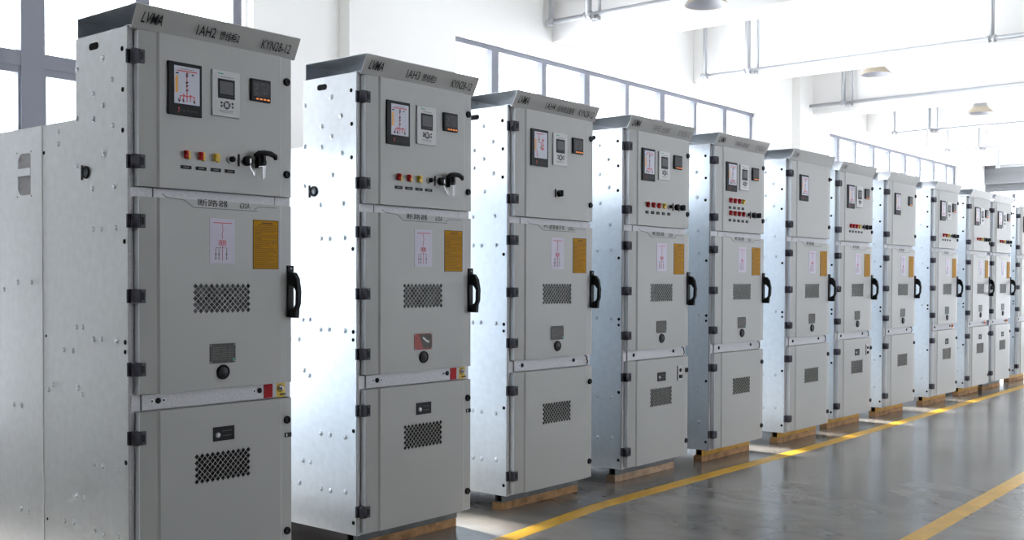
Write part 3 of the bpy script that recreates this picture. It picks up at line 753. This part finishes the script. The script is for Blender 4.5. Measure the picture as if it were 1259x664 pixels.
CHN = '\u65ad\u8def\u5668'
def make_cabinet(i, X, Y, c):
    root = empty('switchgear_cabinet', (X, Y, BASE), c['label'], 'switchgear cabinet', 'row of switchgear cabinets')
    rich = True
    part('carcass', root, 'carcass', carcass)
    sp = part('side_panel', root, ('side', -1), lambda: side(-1, True)); part('side_panel', root, ('side', 1), lambda: side(1, True))
    part('cable_slot', sp, 'slot', slot); part('grommet', sp, 'grommet', grommet)
    rp = part('rear_panel', root, ('rear', -1), lambda: rear_sheet(-1, True)); part('rear_panel', root, ('rear', 1), lambda: rear_sheet(1, True))
    part('inner_cover', rp, 'inner', inner_cover)
    if i == 0: part('strap', rp, 'strap', strap)
    part('gap_strip', root, 'gap', gap_strip)
    cb = part('crossbar', root, 'crossbar', crossbar)
    h = part('hood', root, 'hood', hood)
    for (s, x0, x1, hh, u, m, kw) in c.get('hood', ()):
        part('lettering', h, ('t', s, x0, x1, m), lambda: hood_text(s, x0, x1, hh, u, m, **kw))
    d1 = part('instrument_door', root, 'd1', lambda: door(1.580, 2.186))
    d2 = part('breaker_door', root, 'd2', lambda: door(0.767, 1.540, [VENT_A]))
    d3 = part('cable_door', root, 'd3', lambda: door(0.014, 0.698, [VENT_B]))
    for d, zs in ((d1, (2.083, 1.676)), (d2, (1.445, 1.152, 0.866)), (d3, (0.597, 0.115))):
        for z in zs: part('hinge', d, 'hinge', hinge, (0, 0, z))
    for d, zs in ((d1, (2.082, 1.678)), (d3, (0.602, 0.112))):
        for z in zs: part('latch', d, 'latch', latch, (0.739, -0.041, z))
    part('vent_filter', d2, 'filA', lambda: MB('vent_inside').box(VENT_A[0]-0.01, VENT_A[1]+0.01, FACE+0.008, FACE+0.012, VENT_A[2]-0.01, VENT_A[3]+0.01))
    part('vent_filter', d3, 'filB', lambda: MB('vent_dark').box(VENT_B[0]-0.01, VENT_B[1]+0.01, FACE+0.008, FACE+0.012, VENT_B[2]-0.01, VENT_B[3]+0.01))
    part('step_shade', d2, 'step_shade', step_shade)
    for (s, x0, x1, z, hh) in c.get('door_text', ()):
        part('lettering', d2, ('dt', s, x0, x1), lambda: flat_text(s, x0, x1, z, hh, 'ink', weight=0.006))
    def P(name, key, fn, x, z, label=None):
        o = part(name, root, key, fn, (x, FACE, z))
        if label: o['label'] = label
        return o
    o = P('status_display', 'disp', display_frame, fx(0.234), fz(1.982))
    part('screen', o, 'dscr', display_screen); part('diagram', o, ('dl', c.get('mimic', 'feeder')), lambda: display_lines(c.get('mimic', 'feeder')))
    if c.get('relay', 1):
        o = P('protection_relay', 'relay', relay_plate, fx(0.4295), fz(1.990))
        part('screen', o, 'rscr', relay_screen); part('keypad', o, 'rkey', relay_keys)
    if c.get('meter', 1):
        o = P('power_meter', 'meter', meter_case, fx(0.6045 if c.get('relay', 1) else 0.585), fz(2.028))
        part('meter_face', o, 'mface', meter_face); part('indicator_lights', o, 'mled', meter_lights)
    for (kind, x, z) in c.get('row', ()):
        if kind == 'ry': P('toggle_switch', 'ry', lambda: toggle('red', 'yellow'), x, z, 'switch with a red lever beside a yellow half')
        elif kind == 'r': P('toggle_switch', 'r', lambda: toggle('red', 'red'), x, z, 'red switch')
        elif kind == 'y': P('toggle_switch', 'y', lambda: toggle('yellow', 'yellow'), x, z, 'yellow switch')
        elif kind == 'b': P('push_button', 'button', button, x, z)
        elif kind == 'l': P('label_plate', 'lp', label_plate, x, z)
        elif kind == 's': P('label_plate', 'sl', small_label, x, z)
        elif kind == 'knob': P('rotary_knob', 'knob', black_knob, x, z)
        elif kind == 'lock':
            o = P('key_switch', 'klock', key_lock, x, z)
            if c.get('keys'): part('key', o, 'kb', key_bunch)
        elif kind == 'rot':
            o = P('handle_switch', 'rot', rotary_body, x, z); part('lever', o, 'rlev', rotary_lever); part('key', o, 'rkeys', rotary_key)
    o = P('diagram_sticker', 'ds', diagram_sheet, fx(0.4145), fz(1.378)); part('diagram', o, 'dsl', diagram_lines)
    o = P('warning_sticker', 'ws', warning_sheet, fx(0.636), fz(1.369)); part('fine_print', o, 'wst', warning_text)
    P('rating_plate', ('rp', c.get('plate', 'dark')), lambda: rating(c.get('plate', 'dark')), fx(0.4145), fz(0.910))
    P('sight_port', 'sp', sight_port, fx(0.4165), fz(0.832))
    o = part('door_handle', root, 'hp', handle_plate, (0.748, -0.006, fz(1.168))); part('grip', o, 'hg', handle_grip)
    if c.get('tags'):
        o = part('red_tag', root, 'rt', red_tag, (fx(0.677), 0, 0.733))
        o = part('earth_tag', root, 'et', earth_tag, (fx(0.744), 0, 0.735)); part('earth_bolt', o, 'eb', earth_bolt)
    elif c.get('copper'): part('copper_tag', root, 'ct', copper_tag, (0.70, 0, 0.735))
    else: part('wire', cb, 'wh', wire_hook)
    if c.get('lockplate'): P('lock_plate', 'lk', lock_plate, fx(0.4185), fz(0.574))
    if c.get('catch'): part('pull_catch', root, 'pc', pull_catch, (0.742, -0.040, 0.535))
    if c.get('socket'): P('socket_panel', 'sk', socket_panel, 0.640, 0.588)
    return root

def hood_words(code, name, faint=False, w=0.205):
    m = 'ink_faint' if faint else 'ink'
    k = [('LVMA', 0.026, 0.118, 0.045, 0.028, 'ink', dict(shear=0.25, weight=0.012))]
    if code: k.append((code, 0.276, 0.366, 0.042, 0.024, m, dict(weight=0.004)))
    if name: k.append((name, 0.386, 0.386+w-0.108, 0.040, 0.022, m, dict(weight=0.008)))
    k.append(('KYN28-12', 0.598, 0.752, 0.041, 0.022, m, dict(weight=0.004)))
    return k
def row_of(xs, z): return [(k, x, z) for k, x in xs]
ZR, ZL = fz(1.721), fz(1.671)
ROW1 = [('ry', 0.228, ZR), ('ry', 0.297, ZR), ('y', 0.368, ZR), ('b', 0.440, ZR), ('l', 0.2265, ZL), ('l', 0.297, ZL), ('l', 0.367, ZL), ('l', 0.436, ZL), ('lock', 0.506, ZR), ('rot', 0.582, ZR)]
ROW4 = [('r', 0.217, ZR), ('r', 0.285, ZR), ('r', 0.352, ZR), ('y', 0.418, ZR), ('b', 0.488, ZR), ('lock', 0.560, ZR), ('knob', 0.636, ZR)] + [('s', 0.212+k*0.068, ZL) for k in range(5)]
Z5 = 1.806
ROW5 = [('r', 0.207, Z5), ('r', 0.272, Z5), ('r', 0.338, Z5), ('y', 0.402, Z5)] + [('s', 0.205+k*0.066, Z5-0.052) for k in range(4)] + \
       [('r', 0.207, 1.714), ('r', 0.272, 1.714), ('r', 0.338, 1.714), ('r', 0.402, 1.714), ('b', 0.472, 1.714), ('lock', 0.545, 1.714), ('knob', 0.622, 1.714)] + [('s', 0.205+k*0.066, 1.662) for k in range(5)]
ROW9 = [('r', 0.245, ZR), ('r', 0.330, ZR), ('y', 0.412, ZR), ('b', 0.490, ZR), ('lock', 0.570, ZR), ('knob', 0.660, ZR)] + [('s', 0.240+k*0.078, ZL) for k in range(4)]
ROW10 = [('ry', 0.25, ZR), ('r', 0.34, ZR), ('y', 0.43, ZR), ('lock', 0.54, ZR), ('knob', 0.64, ZR)]
BT = [(CHN, 0.282, 0.428, fz(1.519), 0.028), ('630A', 0.486, 0.538, fz(1.518), 0.024)]
XS = [2.312, 3.498, 4.687, 5.833, 6.901, 8.100, 9.202, 10.351, 11.628, 12.886, 13.813, 15.156]
YS = [3.837, 3.832, 3.894, 3.887, 3.851, 3.836, 3.892, 3.890, 3.869, 3.888, 3.893, 3.945]
CABS = [
 dict(label='grey cabinet headed 1AH2, largest of the row, keys hanging from its switch', hood=hood_words('1AH2', '\u9988\u7ebf\u67dc2'), door_text=BT, row=ROW1, keys=1, tags=1, lockplate=1, catch=1),
 dict(label='grey cabinet headed 1AH3, with a reddish rating plate above the round port', hood=hood_words('1AH3', '\u9988\u7ebf\u67dc3'), door_text=BT, row=ROW1, keys=1, tags=1, lockplate=1, catch=1, plate='red'),
 dict(label='grey cabinet headed 1AH4, with a single black knob under its instruments', hood=hood_words('1AH4', '\u2160\u6bb5\u6bcd\u7ebf\u8bbe\u5907\u67dc', False, 0.275), door_text=[('PT+\u907f\u96f7\u5668\u624b\u8f66', 0.270, 0.468, fz(1.518), 0.027), ('630A', 0.505, 0.560, fz(1.518), 0.022)], row=[('knob', 0.401, 1.7285)], mimic='bus'),
 dict(label='grey cabinet headed 1AH5, one row of red switches, socket panel on its bottom door', hood=hood_words('1AH5', '\u51fa\u7ebf\u67dc', True), door_text=BT, row=ROW4, lockplate=1, socket=1),
 dict(label='grey cabinet with two rows of red switches on its top door', hood=hood_words('1AH6', '\u9988\u7ebf\u67dc', True), door_text=BT, row=ROW5),
 dict(label='grey cabinet with nothing but one display on its top door', hood=[('LVMA', 0.026, 0.114, 0.042, 0.030, 'ink_faint', dict(shear=0.25, weight=0.03))], door_text=BT[:1], relay=0, meter=0),
 dict(label='grey cabinet next beyond the one with only a display, switches and a socket panel', hood=[('LVMA', 0.026, 0.114, 0.042, 0.030, 'ink_faint', dict(shear=0.25, weight=0.03))], door_text=BT[:1], row=ROW4, lockplate=1, socket=1),
 dict(label='grey cabinet with a display and a meter but no switches at all', door_text=BT[:1], relay=0),
 dict(label='grey cabinet next beyond the one with a display and meter but no switches', door_text=BT[:1], row=ROW9, lockplate=1, copper=1),
 dict(label='grey cabinet third from the far end, its pale side panel still showing', row=ROW10, lockplate=1, copper=1),
 dict(label='grey cabinet second from the far end, pressed close to its neighbour', row=ROW10, lockplate=1, copper=1),
 dict(label='grey cabinet at the far end of the row, cut by the photo edge', row=ROW10),
]
for i, c in enumerate(CABS): make_cabinet(i, XS[i], YS[i], c)

# ------------------------------------------------------------------ what the cabinets stand on
def channel(m, x0=0.06, x1=0.80, y0=0.085, y1=0.135, z0=0.045, z1=0.0995):
    b = MB(m); t = 0.004                                        # open square section, ends hollow
    b.box(x0, x1, y0, y0+t, z0, z1); b.box(x0, x1, y1-t, y1, z0, z1); b.box(x0, x1, y0+t, y1-t, z1-t, z1); b.box(x0, x1, y0+t, y1-t, z0, z0+t)
    b.use('black_hole'); b.box(x0+0.012, x1-0.012, y0+t, y1-t, z0+t, z1-t)
    return b
def timber(m, x0=0.05, x1=0.79, y0=0.080, y1=0.150):
    return MB(m).box(x0, x1, y0, y1, 0.0, 0.045, 0.004)
WHO = ['1AH2', '1AH3', '1AH4', '1AH5', 'with two rows of red switches', 'with only one display', 'just past the one with only one display', 'with a meter but no switches',
       'just past the one without switches', 'third from the far end', 'second from the far end', 'at the far end of the row']
for i in range(12):
    w = 'the cabinet ' + ('headed ' if i < 4 else '') + WHO[i]
    m = 'channel_grey' if i in (0, 1, 2, 3, 10) else 'channel_yellow'
    o = part('steel_channel', None, ('ch', m), lambda: channel(m), (XS[i], YS[i], 0))
    tag(o, ('grey' if m == 'channel_grey' else 'yellow-painted') + ' steel channel under ' + w, 'steel channel', 'steel channels under the cabinets')
    tm = 'timber_pale' if i == 3 else 'timber'
    o = part('timber_beam', None, ('tb', tm), lambda: timber(tm), (XS[i], YS[i], 0))
    tag(o, ('pale' if i == 3 else 'brown') + ' timber beam on the floor under ' + w, 'timber', 'timber beams under the cabinets')
